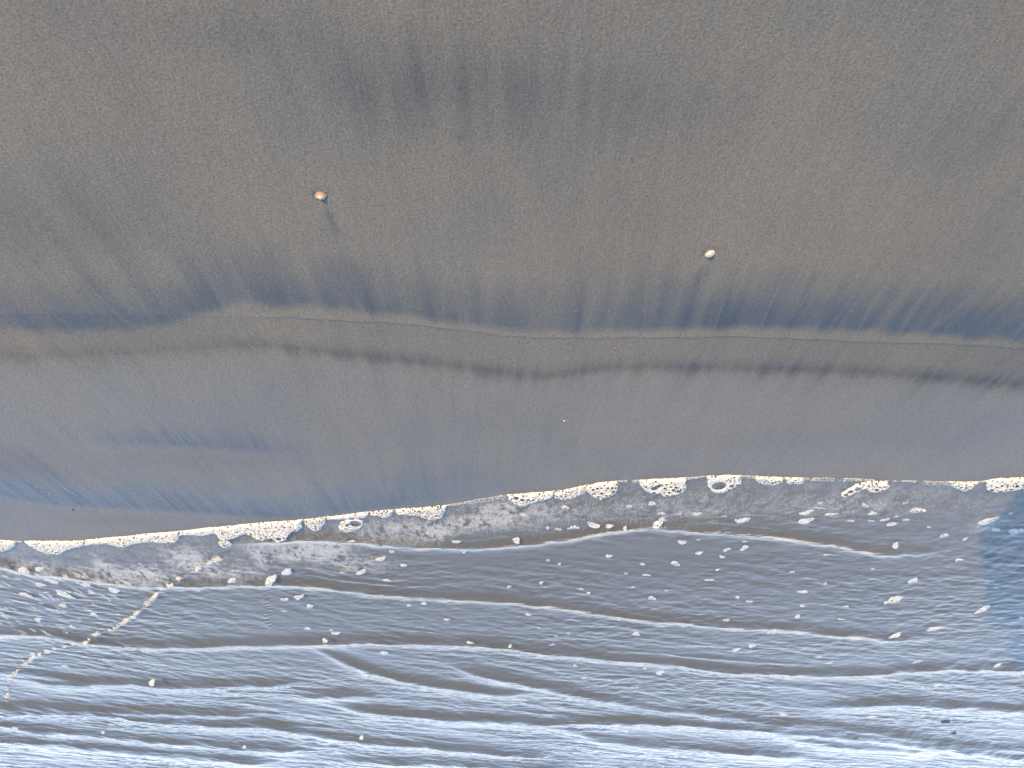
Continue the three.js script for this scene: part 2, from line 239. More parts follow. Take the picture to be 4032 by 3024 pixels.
{
  const xs = axis(-3.9, 3.9, 0.009, 900, 900, 1.5), ss = [0];
  for (let s = 0.002, d = 0.003; s < 4.5; d = Math.min(0.006, d * 1.02), s += d) ss.push(s);
  for (let s = 4.52, d = 0.012; s < 900; d *= 1.12, s += d) ss.push(s); ss.push(900);
  const g = gridGeometry(xs.length, ss.length, (i, j) => { const x = xs[i], z = columnOf(x).shore + ss[j]; return [x, water(x, z), z]; });
  const m = new THREE.MeshPhysicalMaterial({ color: new THREE.Color().setRGB(0.95, 0.97, 0.97), transmission: 1, thickness: 0, roughness: 0.06, ior: 1.34 });
  put(new THREE.Mesh(g, m), 'sea_water', 'thin clear sheet of rippled sea water', 'water', null, 'structure');
}

// ------------------------------------------------------------------ foam
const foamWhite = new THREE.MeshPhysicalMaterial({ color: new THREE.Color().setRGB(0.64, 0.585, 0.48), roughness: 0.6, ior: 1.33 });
const filmClear = new THREE.MeshPhysicalMaterial({ color: 0xffffff, transmission: 1, thickness: 0, roughness: 0.03, ior: 1.4 });
const domeShape = new THREE.SphereGeometry(1, 14, 4, 0, Math.PI * 2, 0, Math.PI * 0.5);
// a raft of bubbles: a low, lumpy sheet inside an outline, pierced where the larger bubbles sit
function raft(outline, { high = 0.006, cell = 0.0016, holes = [], small = 0, smallR = [0.0022, 0.004], ragged = 0.45, domes = true } = {}) {
  const pts = outline.map(([a, b]) => G(a, b)), n = pts.length;
  let x0 = 9, x1 = -9, z0 = 9, z1 = -9; for (const p of pts) { x0 = Math.min(x0, p.x); x1 = Math.max(x1, p.x); z0 = Math.min(z0, p.z); z1 = Math.max(z1, p.z); }
  const cx = (x0 + x1) / 2, cz = (z0 + z1) / 2, pad = 0.004; x0 -= pad; x1 += pad; z0 -= pad; z1 += pad;
  const inside = (x, z) => {                              // distance to the outline, positive inside
    let best = 1e9, odd = false;
    for (let i = 0, j = n - 1; i < n; j = i++) {
      const a = pts[i], b = pts[j]; if ((a.z > z) !== (b.z > z) && x < (b.x - a.x) * (z - a.z) / (b.z - a.z) + a.x) odd = !odd;
      const vx = b.x - a.x, vz = b.z - a.z, t = clamp(((x - a.x) * vx + (z - a.z) * vz) / (vx * vx + vz * vz + 1e-12)), d = (x - a.x - t * vx) ** 2 + (z - a.z - t * vz) ** 2; if (d < best) best = d;
    }
    return (odd ? 1 : -1) * Math.sqrt(best) + ragged * 0.006 * noise(x * 160, z * 160) + ragged * 0.008 * noise(x * 60 + 4, z * 60);
  };
  const bub = holes.map(([a, b, r]) => { const p = G(a, b); return { x: p.x, z: p.z, r: r * p.t / FOCAL }; });
  for (let k = 0; k < small * 6 && bub.length < small + holes.length; k++) {
    const x = x0 + rnd() * (x1 - x0), z = z0 + rnd() * (z1 - z0), q = rnd(), r = smallR[0] + (smallR[1] - smallR[0]) * q * q; 
    if (inside(x, z) < r * 0.7 || bub.some((b) => Math.hypot(b.x - x, b.z - z) < (b.r + r) * 1.08 + 0.0007)) continue; bub.push({ x, z, r });
  }
  const nx = Math.ceil((x1 - x0) / cell) + 1, nz = Math.ceil((z1 - z0) / cell) + 1, dist = new Float32Array(nx * nz), pos = [], id = new Int32Array(nx * nz).fill(-1), index = [];
  for (let j = 0; j < nz; j++) for (let i = 0; i < nx; i++) dist[j * nx + i] = inside(x0 + i * cell, z0 + j * cell);
  const base = Math.max(water(cx, cz), 0.0005), ok = new Uint8Array(nx * nz), hgt = new Float32Array(nx * nz);
  for (let j = 0; j < nz; j++) for (let i = 0; i < nx; i++) {
    const k = j * nx + i, d = dist[k], x = x0 + i * cell, z = z0 + j * cell; if (d < 0) continue;
    let rim = 0, hole = false, thin = 1;
    for (const b of bub) { const dx = x - b.x, dz = z - b.z; if (Math.abs(dx) > b.r * 1.5 || Math.abs(dz) > b.r * 1.5) continue; const q = Math.hypot(dx, dz) / b.r; if (q < 0.84) hole = true; if (b.r > 0.009) thin = Math.min(thin, 0.3 + 0.7 * step(0.9, 1.45, q)); rim = Math.max(rim, Math.exp(-(((q - 1) / 0.22) ** 2)) * Math.min(0.0026, b.r * 0.42)); }
    if (hole) continue; ok[k] = 1;
    hgt[k] = Math.max(water(x, z), -0.0005) - 0.0008 + high * thin * (1 - Math.exp(-d / 0.006)) * (0.8 + 0.25 * noise(x * 110, z * 110) + 0.2 * noise(x * 260, z * 260)) + rim;
  }
  const vert = (i, j) => { const k = j * nx + i; if (id[k] < 0) { id[k] = pos.length / 3; pos.push(x0 + i * cell - cx, hgt[k] - base, z0 + j * cell - cz); } return id[k]; };
  for (let j = 0; j < nz - 1; j++) for (let i = 0; i < nx - 1; i++) {
    const k = j * nx + i, a = ok[k], b = ok[k + 1], c = ok[k + nx], d = ok[k + nx + 1];
    if (a && c && d) index.push(vert(i, j), vert(i, j + 1), vert(i + 1, j + 1)); if (a && d && b) index.push(vert(i, j), vert(i + 1, j + 1), vert(i + 1, j));
    if (!a && b && c && d) index.push(vert(i + 1, j), vert(i, j + 1), vert(i + 1, j + 1)); if (!d && a && b && c) index.push(vert(i, j), vert(i, j + 1), vert(i + 1, j));
  }
  const g = new THREE.BufferGeometry(); g.setAttribute('position', new THREE.Float32BufferAttribute(pos, 3)); g.setIndex(index); g.computeVertexNormals();
  return { g, at: [cx, base, cz], bubbles: domes ? bub.filter((b) => b.r > 0.0042) : [], base };
}
function foamCluster(label, outline, options, name = 'foam_cluster', group = 'foam clusters along the edge of the water') {
  const r = raft(outline, options), o = put(new THREE.Group(), name, label, 'sea foam', group);
  o.position.set(...r.at);
  const body = new THREE.Mesh(r.g, foamWhite); body.name = 'foam_body'; body.castShadow = body.receiveShadow = true; o.add(body);
  for (const b of r.bubbles) { const m = new THREE.Mesh(domeShape, filmClear); m.name = 'bubble'; m.position.set(b.x - r.at[0], water(b.x, b.z) + 0.0005 - r.base, b.z - r.at[2]); m.scale.set(b.r * 0.99, b.r * 0.85, b.r * 0.99); m.castShadow = m.receiveShadow = true; o.add(m); }
  return o;
}
const strip = (x0, x1, bottom, lift = 0) => {             // outline: along the water's edge, back along the given points
  const top = []; for (let i = 0; i <= 14; i++) { const px = x0 + (x1 - x0) * i / 14; let lo = 1700, hi = 2300; for (let k = 0; k < 24; k++) { const m = (lo + hi) / 2, p = G(px, m); if (p.z < shore(p.x)) lo = m; else hi = m; } top.push([px, lo + lift]); }
  return [...top, ...bottom.slice().reverse()];
};
const dots = (list) => list;
foamCluster('short bubbly foam strip cut off by the left edge', strip(-60, 62, [[-60, 2172], [10, 2170], [40, 2162], [62, 2148]]), { small: 30, high: 0.009, smallR: [0.0018, 0.0032] });
foamCluster('smooth tongue of fine foam beside the gap at left', strip(92, 335, [[115, 2146], [150, 2163], [185, 2176], [235, 2180], [262, 2166], [300, 2152], [335, 2147]]), { small: 50, high: 0.010, smallR: [0.0018, 0.003], holes: [[172, 2166, 6], [225, 2164, 6]] });
foamCluster('long low foam strip with a scalloped lower edge at left', strip(335, 705, [[335, 2145], [400, 2138], [440, 2142], [470, 2150], [500, 2151], [525, 2140], [590, 2131], [650, 2136], [690, 2135], [705, 2120]]), { small: 90, high: 0.010, smallR: [0.0018, 0.0032], holes: [[491, 2137, 6], [489, 2128, 5], [620, 2127, 6], [668, 2127, 8]] });
foamCluster('thin foam rim joining the two long strips at left', strip(706, 850, [[706, 2106], [760, 2104], [800, 2108], [850, 2098]]), { small: 20, high: 0.008, smallR: [0.0018, 0.0032] });
foamCluster('widest foam strip with two hanging lobes, left of centre', strip(842, 1190, [[842, 2092], [862, 2118], [890, 2128], [930, 2112], [970, 2098], [1010, 2118], [1040, 2120], [1072, 2112], [1092, 2124], [1128, 2116], [1136, 2104], [1150, 2090], [1175, 2088], [1190, 2072]]), { small: 120, high: 0.011, smallR: [0.0018, 0.0034], holes: [[992, 2092, 7], [1098, 2112, 12], [1120, 2106, 5], [1030, 2108, 5], [1050, 2101, 5], [1072, 2094, 4], [1160, 2078, 5]] });
foamCluster('small detached foam blob with dark bubbles below the widest strip', [[858, 2134], [872, 2126], [890, 2124], [908, 2128], [914, 2140], [902, 2152], [884, 2156], [866, 2148]], { small: 14, high: 0.007, holes: [[884, 2138, 6], [896, 2144, 6], [900, 2134, 4]] });
foamCluster('pointed triangular foam tuft right of the widest strip', strip(1196, 1284, [[1200, 2062], [1218, 2078], [1240, 2094], [1262, 2082], [1280, 2062]]), { small: 70, high: 0.008, holes: [[1226, 2066, 4], [1244, 2070, 4], [1258, 2064, 4]] });
foamCluster('foam rim above the lone oval bubble', strip(1286, 1452, [[1290, 2044], [1340, 2044], [1400, 2038], [1440, 2036], [1452, 2024]]), { small: 30, high: 0.008, smallR: [0.0018, 0.003] });
foamCluster('foam ring round a large oval bubble left of centre', [[1332, 2070], [1342, 2052], [1362, 2044], [1400, 2041], [1426, 2046], [1432, 2060], [1420, 2076], [1396, 2088], [1364, 2094], [1338, 2090]], { small: 26, high: 0.007, holes: [[1400, 2058, 26], [1368, 2060, 9], [1348, 2080, 7], [1362, 2074, 5], [1384, 2078, 5]] });
foamCluster('short thin foam strip with few bubbles near the centre', strip(1455, 1548, [[1460, 2026], [1490, 2030], [1516, 2040], [1540, 2030], [1548, 2016]]), { small: 40, high: 0.007, holes: [[1514, 2030, 7], [1526, 2024, 4]] });
foamCluster('flag shaped foam cluster that ends bluntly near the centre', strip(1558, 1757, [[1562, 2026], [1610, 2026], [1650, 2030], [1680, 2040], [1712, 2048], [1736, 2038], [1750, 2020], [1757, 2000]]), { small: 110, high: 0.008, holes: [[1676, 2024, 7], [1718, 2022, 7], [1722, 2034, 6], [1700, 2030, 4], [1620, 2022, 4], [1700, 2014, 4], [1742, 2014, 4]] });
foamCluster('foam strip with a rounded drooping end at centre', strip(1996, 2180, [[2004, 1964], [2020, 1978], [2044, 1990], [2062, 1992], [2084, 1982], [2120, 1972], [2160, 1962], [2180, 1954]]), { small: 40, high: 0.009, holes: [[2032, 1957, 12], [2056, 1958, 9], [2080, 1958, 7], [2098, 1958, 7], [2054, 1973, 5], [2030, 1968, 5], [2055, 1984, 8], [2120, 1956, 4]] });
foamCluster('low foam strip with a faint crest right of centre', strip(2182, 2310, [[2184, 1960], [2220, 1968], [2262, 1958], [2300, 1942], [2310, 1930]]), { small: 40, high: 0.006, holes: [[2192, 1948, 5], [2208, 1946, 5], [2226, 1951, 4], [2200, 1956, 4]] });
foamCluster('plump foam cushion of many middling bubbles, right of centre', strip(2306, 2434, [[2308, 1932], [2326, 1946], [2346, 1958], [2368, 1962], [2398, 1954], [2420, 1944], [2434, 1922]]), { small: 30, high: 0.011, holes: [[2334, 1917, 6], [2352, 1912, 6], [2368, 1912, 5], [2392, 1910, 6], [2410, 1910, 7], [2368, 1930, 8], [2356, 1945, 8], [2384, 1940, 6], [2414, 1926, 9], [2400, 1938, 5], [2338, 1930, 4], [2356, 1926, 5], [2376, 1950, 6], [2424, 1912, 5]] });
foamCluster('broad foam cluster with two fused bubbles and small holes', strip(2516, 2702, [[2524, 1914], [2544, 1932], [2572, 1944], [2596, 1940], [2612, 1952], [2642, 1950], [2676, 1942], [2694, 1932], [2702, 1918]]), { small: 40, high: 0.010, holes: [[2576, 1918, 15], [2592, 1909, 12], [2573, 1932, 9], [2541, 1907, 6], [2634, 1928, 7], [2650, 1918, 8], [2672, 1930, 11], [2616, 1912, 7], [2640, 1906, 6], [2660, 1909, 6], [2624, 1940, 6], [2646, 1940, 6], [2680, 1918, 5], [2606, 1902, 4], [2622, 1898, 5], [2696, 1926, 5]] });
foamCluster('foam ring round the largest clear dome bubble, at right', [...strip(2784, 2918, [[2786, 1910], [2800, 1930], [2818, 1939], [2848, 1940], [2866, 1928], [2896, 1918], [2918, 1900]])], { small: 20, high: 0.008, holes: [[2830, 1908, 32], [2879, 1905, 10], [2902, 1901, 7], [2868, 1918, 5], [2896, 1912, 4], [2860, 1884, 4], [2874, 1886, 4]] });
foamCluster('thin foam strip with a row of beads, right', strip(2972, 3084, [[2976, 1892], [3004, 1904], [3032, 1910], [3060, 1906], [3084, 1894]]), { small: 25, high: 0.007, holes: [[3008, 1890, 5], [3024, 1890, 5], [3038, 1892, 5], [3052, 1890, 5], [3066, 1888, 5], [3020, 1900, 4]] });
foamCluster('small two lobed foam tuft beside the row of beads', strip(3090, 3168, [[3092, 1896], [3108, 1909], [3122, 1900], [3140, 1906], [3156, 1902], [3168, 1890]]), { small: 18, high: 0.007, holes: [[3108, 1897, 5], [3122, 1892, 4], [3142, 1894, 4]] });
foamCluster('bent arm of foam reaching off the edge at right', [[3312, 1942], [3330, 1926], [3360, 1908], [3392, 1896], [3430, 1892], [3494, 1894], [3498, 1914], [3484, 1928], [3452, 1938], [3424, 1934], [3408, 1922], [3380, 1930], [3348, 1948], [3322, 1954], [3312, 1950]], { small: 25, high: 0.010, holes: [[3377, 1921, 14], [3347, 1931, 12], [3328, 1940, 9], [3404, 1914, 6], [3446, 1917, 8], [3460, 1908, 5], [3480, 1906, 7], [3470, 1920, 6], [3436, 1926, 5], [3418, 1904, 4], [3456, 1928, 4], [3352, 1940, 4]] });
foamCluster('small foam cushion left of the right hand corner cluster', strip(3736, 3852, [[3744, 1912], [3774, 1926], [3800, 1933], [3822, 1924], [3852, 1902]]), { small: 40, high: 0.007, holes: [[3784, 1910, 6], [3800, 1912, 5], [3816, 1908, 5], [3796, 1922, 4]] });
foamCluster('large foam cluster cut off by the right edge', strip(3878, 4110, [[3884, 1926], [3904, 1934], [3930, 1936], [3960, 1932], [4000, 1926], [4060, 1922], [4110, 1910]]), { small: 45, high: 0.010, holes: [[3900, 1920, 9], [3934, 1925, 9], [3920, 1908, 7], [3940, 1902, 6], [3976, 1914, 8], [4000, 1903, 8], [4018, 1916, 7], [3956, 1920, 5], [3964, 1898, 6], [3990, 1926, 5], [4026, 1900, 6]] });

// rafts that drift on the water: x, y, half width, half height and lean in the photograph
const flecks = [
  [2226, 1997, 15, 12, 0, 'h'], [2476, 1994, 14, 10, 0, 'h'], [2565, 1981, 18, 10, -15], [2335, 2065, 24, 14, 10], [2258, 2076, 22, 10, 0, 'h'], [2155, 2076, 10, 7], [2198, 2082, 15, 6], [2399, 2067, 18, 8], [2460, 2072, 9, 10], [2057, 2024, 15, 8], [2034, 2122, 17, 12], [2588, 2058, 22, 14, -10], [2608, 2042, 18, 8], [2606, 2019, 14, 8], [2743, 2022, 20, 9], [2672, 2022, 12, 5], [2920, 2047, 28, 13, -10], [2852, 2032, 12, 4],
  [2686, 2133, 16, 13], [2752, 2177, 15, 10, -20], [2861, 2163, 16, 9, -15], [2842, 2192, 12, 8], [2930, 2156, 17, 11, -20], [2933, 2131, 10, 6], [2398, 2188, 15, 8, 15], [2529, 2220, 13, 7], [2659, 2217, 19, 12, 10, 'h'], [2157, 2206, 9, 6], [2204, 2218, 8, 5], [2131, 2293, 10, 7], [2286, 2316, 13, 5], [2317, 2333, 9, 5], [2490, 2311, 11, 5], [2545, 2262, 16, 5], [2566, 2353, 18, 8, 0, 'h'], [2624, 2325, 9, 4], [2825, 2242, 11, 6], [2794, 2283, 16, 7], [2902, 2351, 10, 6], [2950, 2366, 16, 5], [2080, 2418, 11, 8], [2465, 2256, 9, 4], [2750, 2124, 8, 4],
  [3174, 2016, 27, 11, -15], [3171, 2049, 32, 14, -15], [3270, 2024, 23, 8, -8, 'h'], [3225, 1998, 22, 5, 5], [3405, 1988, 13, 11, 0, 'h'], [3229, 1978, 13, 5, -15], [3434, 2020, 18, 10], [3348, 2050, 15, 6], [3429, 2049, 13, 5], [3509, 2063, 25, 10, -15], [3484, 2045, 20, 7, -10], [3612, 2008, 36, 12, -4, 'h'], [3655, 2074, 10, 5], [3892, 2049, 40, 16, -20], [3919, 2083, 18, 9], [3999, 2090, 30, 15, -12], [3717, 2108, 22, 8, -20], [3799, 2121, 13, 6, -20], [3525, 2146, 18, 12, -30], [3254, 2183, 15, 5, -10], [3776, 2204, 18, 8, -15, 'h'], [3594, 2284, 20, 12, -20], [3161, 2329, 20, 8], [3247, 2295, 10, 6], [3516, 2361, 45, 12, -22, 'h'], [3161, 2385, 13, 7], [3140, 2426, 14, 9, -20], [3330, 2386, 11, 5], [3311, 2436, 14, 5], [3117, 2250, 13, 5], [3869, 2398, 42, 9, -25], [3894, 2288, 20, 4], [3922, 2313, 13, 4], [4022, 2432, 15, 6], [3979, 2019, 8, 5], [3436, 2238, 8, 5], [3566, 1979, 12, 5, -15], [3566, 2045, 14, 7], [3530, 2032, 15, 4, -10],
  [3680, 2473, 34, 10, -12], [3525, 2495, 30, 7, -15], [3222, 2586, 16, 4], [3263, 2610, 15, 4], [3610, 2604, 18, 5, -15], [3926, 2613, 18, 6, -15], [4022, 2479, 18, 7], [3626, 2700, 12, 4], [3698, 2695, 30, 5, -6], [3038, 2486, 17, 8], [3042, 2659, 12, 5], [3083, 2811, 14, 6], [3430, 2820, 18, 5], [3539, 2791, 14, 4],
  [2504, 2495, 17, 9, 0, 'h'], [2697, 2458, 17, 6], [2859, 2438, 13, 5], [2898, 2558, 20, 8, -15], [2959, 2542, 17, 7], [2374, 2598, 12, 4], [2264, 2618, 9, 5], [2538, 2632, 9, 5], [2599, 2647, 20, 10, -15], [2301, 2666, 13, 5], [2121, 2469, 8, 5], [2189, 2502, 8, 4], [2175, 2536, 13, 4], [2237, 2492, 8, 4], [2463, 2879, 12, 4],
  [1067, 2280, 27, 18, -28], [1129, 2251, 24, 14, -18], [1500, 2198, 25, 9, -8], [1543, 2171, 13, 8], [1589, 2225, 14, 8], [1347, 2253, 11, 5], [1423, 2251, 25, 11, -20], [1523, 2283, 20, 7, 8], [1796, 2129, 16, 8], [1828, 2167, 14, 10], [1669, 2375, 14, 6], [1610, 2383, 9, 7], [1746, 2363, 13, 4], [1220, 2384, 14, 8], [1760, 2437, 12, 6], [1211, 2473, 14, 6], [1325, 2491, 16, 8], [1304, 2479, 8, 5], [1177, 2349, 20, 12, -20], [1122, 2358, 14, 9], [1117, 2406, 12, 4], [2006, 2308, 10, 6], [1386, 2122, 15, 5],
  [1281, 2513, 10, 8], [1512, 2568, 16, 9, 8], [1851, 2520, 16, 5], [1038, 2713, 15, 6], [1425, 2896, 9, 6], [2008, 2533, 8, 5], [1165, 2948, 10, 4],
  [449, 2324, 21, 13, 10], [551, 2218, 8, 4], [337, 2299, 18, 10, 20], [105, 2342, 28, 9, 25], [255, 2340, 40, 12, 18], [205, 2287, 35, 8, 15], [96, 2239, 25, 11, 10], [155, 2235, 16, 11], [371, 2419, 18, 7, 15], [148, 2440, 16, 8, 15], [248, 2385, 18, 6, 20], [524, 2426, 14, 8], [159, 2301, 24, 8, 10], [360, 2336, 16, 5], [465, 2417, 9, 4], [643, 2312, 13, 10], [784, 2324, 10, 4], [914, 2281, 15, 12], [287, 2467, 14, 6, 15], [182, 2331, 12, 4],
  [130, 2577, 14, 9, 15], [602, 2677, 14, 8], [66, 2849, 12, 7], [408, 2876, 9, 5], [964, 2927, 8, 6], [257, 2620, 14, 5, 10], [66, 2513, 8, 4], [554, 2968, 12, 6],
];
{
  const A = crests[0].f, B = crests[1].f, C = crests[5].f, made = [];
  for (const [px, py, rx, ry, lean = 0, kind] of flecks) {
    const outline = [], a = lean * Math.PI / 180, n = 16, lop = rnd() * 6.28;
    for (let i = 0; i < n; i++) { const q = i / n * 2 * Math.PI, r = 1 + 0.16 * Math.sin(2 * q + lop) + 0.13 * Math.sin(3 * q + lop * 2.3) + 0.2 * (rnd() - 0.5), ex = Math.cos(q) * rx * r, ey = Math.sin(q) * ry * 0.8 * r; outline.push([px + ex * Math.cos(a) - ey * Math.sin(a), py + ex * Math.sin(a) + ey * Math.cos(a)]); }
    const holes = kind === 'h' ? [[px - rx * 0.12, py - ry * 0.05, ry * 0.36], [px + rx * 0.38, py + ry * 0.1, ry * 0.28], [px - rx * 0.5, py + ry * 0.1, ry * 0.26]] : [];
    const r = raft(outline, { high: 0.0014 + 0.00005 * rx, cell: rx > 24 ? 0.002 : 0.0017, holes, ragged: 0.32, small: Math.round(rx * 0.35), smallR: [0.0016, 0.0026], domes: false });
    const p = G(px, py), band = p.x > B.from && p.z < B(p.x) ? 0 : p.z < A(p.x) ? 1 : p.z < C(p.x) ? 2 : 3;
    made.push({ r, px, py, rx, ry, lean, kind, band: band === 1 && p.x < B.from ? 4 : band, side: Math.min(5, Math.floor(px / 672)) });
  }
  const bands = ['between foam edge and first crest', 'between first and second crests', 'between second and third crests', 'beyond the third crest', 'above the diagonal wake'];
  const sides = ['far left', 'left', 'centre left', 'centre right', 'right', 'far right'], nth = ['first', 'second', 'third', 'fourth', 'fifth', 'sixth', 'seventh', 'eighth', 'ninth', 'tenth', 'eleventh', 'twelfth', 'thirteenth', 'fourteenth'];
  const look = (f) => (f.kind ? 'holed foam raft' : f.rx >= 24 ? 'long foam raft' : f.rx / f.ry > 2.2 ? 'thin foam sliver' : f.rx < 11 ? 'tiny foam dot' : f.rx / f.ry < 1.45 ? 'round foam patch' : 'oval foam patch');
  for (const f of made) {
    const alike = made.filter((g) => g.band === f.band && g.side === f.side && look(g) === look(f)).sort((a, b) => a.px - b.px), k = alike.indexOf(f);
    const o = put(new THREE.Mesh(f.r.g, foamWhite), 'foam_raft', look(f) + ' ' + bands[f.band] + ', ' + sides[f.side] + (alike.length > 1 ? ', ' + nth[k] + ' from left' : ''), 'sea foam', 'rafts of foam adrift on the water');
    o.position.set(...f.r.at);
  }
}
// fine froth: single bubbles too small and too many to count, thick along the edge, in torn patches behind it, on the wakes; crest specks imitate focused sunlight
{
  const bubble = new THREE.IcosahedronGeometry(1, 0), places = [], m4 = new THREE.Matrix4(), q = new THREE.Quaternion(), e = new THREE.Euler();
  const add = (x, z, r, sink = 0.3, flat = 0.25) => { e.set(0, rnd() * 6.28, 0); q.setFromEuler(e); m4.compose(new THREE.Vector3(x, Math.max(water(x, z), 0) - r * sink * 0.4, z), q, new THREE.Vector3(r * (0.8 + rnd() * 0.7), r * flat, r * (0.8 + rnd() * 0.5))); places.push(m4.clone()); };
  const patches = [[745, 2205, 70, 42, 1.0], [480, 2265, 130, 30, 0.9], [610, 2265, 60, 34, 0.7], [410, 2225, 30, 30, 0.7], [1180, 2175, 110, 30, 1.0], [1290, 2160, 80, 30, 0.9], [1020, 2185, 40, 40, 0.7], [1700, 2095, 60, 26, 0.9], [1850, 2060, 120, 24, 0.9], [1960, 2020, 70, 34, 0.8], [1400, 2220, 120, 24, 0.5], [3900, 2060, 60, 26, 0.5], [2110, 2020, 160, 50, 0.35], [2620, 2000, 300, 50, 0.22], [3300, 1985, 300, 50, 0.2], [120, 2240, 140, 30, 0.5], [900, 2250, 120, 40, 0.4], [1550, 2090, 160, 40, 0.5]].map(([px, py, rx, ry, k]) => ({ ...G(px, py), a: Math.abs(G(px + rx, py).x - G(px, py).x), b: (G(px, py + ry).z - G(px, py - ry).z) / 2, k }));
  for (let k = 0; k < 2400000; k++) {
    const x = -2.3 + rnd() * 4.6, s = rnd() * 0.75, z = shore(x) + s; let d = 0.14 * (1 - step(0.10, 0.33, s)) * step(0.0, 0.03, s);
    for (const p of patches) { const dx = (x - p.x) / p.a, dz = (z - p.z) / p.b, w = dx * dx + dz * dz; if (w < 5) d += 2.0 * p.k * Math.exp(-w); }
    const torn = 0.5 + 0.55 * noise(x * 17, z * 14) + 0.5 * noise(x * 46, z * 34) + 0.35 * noise(x * 110, z * 80); d *= clamp(torn, 0, 1.4);
    if (rnd() < d * 0.95) add(x, z, 0.0004 + 0.0005 * rnd());
  }
  for (let k = 0; k < 11000; k++) { const x = -2.1 + rnd() * 4.2, t = rnd(), w = 0.006 + 0.02 * clamp(0.35 + noise(x * 5, 3)), s = t * t * w; if (noise(x * 9, 7) + noise(x * 31, 2) * 0.5 < -0.15 && rnd() < 0.85) continue; add(x, shore(x) + s + 0.001, 0.0006 + 0.0008 * rnd(), 0.1, 0.6); }
  for (const [c, n] of [[0, 26000], [1, 18000], [5, 30000]]) { const f = crests[c].f; for (let k = 0; k < n; k++) { const x = f.from + 0.15 + rnd() * (f.to - f.from - 0.3), z = columnOf(x).at[c].z + 0.004 + (rnd() + rnd() + rnd() - 1.5) * 0.013; if (noise(x * 4, z * 50 + c) + 0.5 * noise(x * 24, z * 90) < 0.0) continue; add(x, z, 0.0006 + 0.0006 * rnd(), 0.3, 0.6); } }  // pale specks added along three crests in place of sunlight focused by the water
  for (const w of wakes.slice(0, 1)) for (let i = 0; i < w.length - 1; i++) for (let k = 0; k < 400; k++) { const t = rnd(), x = w[i].x + t * (w[i + 1].x - w[i].x), z = w[i].z + t * (w[i + 1].z - w[i].z); const wide = 0.5 + 1.2 * clamp(0.4 + noise(x * 9, z * 9)); if (noise(x * 24, z * 24) + 0.6 * noise(x * 60, z * 60) < 0.12) continue; add(x + (rnd() + rnd() + rnd() - 1.5) * 0.009 * wide, z + (rnd() + rnd() + rnd() - 1.5) * 0.014 * wide, 0.0009 + 0.0018 * rnd(), 0.3, 0.8); }
  for (let k = 0; k < 170; k++) {                          // torn dashes of froth drawn out along the wavelets at left
    const px = rnd() * 620, py = 2250 + rnd() * 280; if (px > 640 - (py - 2200) * 1.3) continue;
    const a = (0.3 + 0.2 * rnd()), len = 8 + 26 * rnd() * rnd(), wide = 2 + 3 * rnd(); for (let i = 0; i < len * wide * 1.1; i++) { const u = rnd() * 2 - 1, v = (rnd() + rnd() - 1) * (1 - u * u), p = G(px + u * len * Math.cos(a) - v * wide * Math.sin(a), py + u * len * Math.sin(a) + v * wide * Math.cos(a)); add(p.x, p.z, 0.0008 + 0.001 * rnd()); }
  }
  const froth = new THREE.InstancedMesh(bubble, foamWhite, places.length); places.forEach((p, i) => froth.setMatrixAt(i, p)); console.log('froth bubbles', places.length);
  put(froth, 'froth_and_crest_light', 'fine white froth of tiny bubbles on the shallow water and specks imitating sunlight on crests', 'froth', null, 'stuff');
}

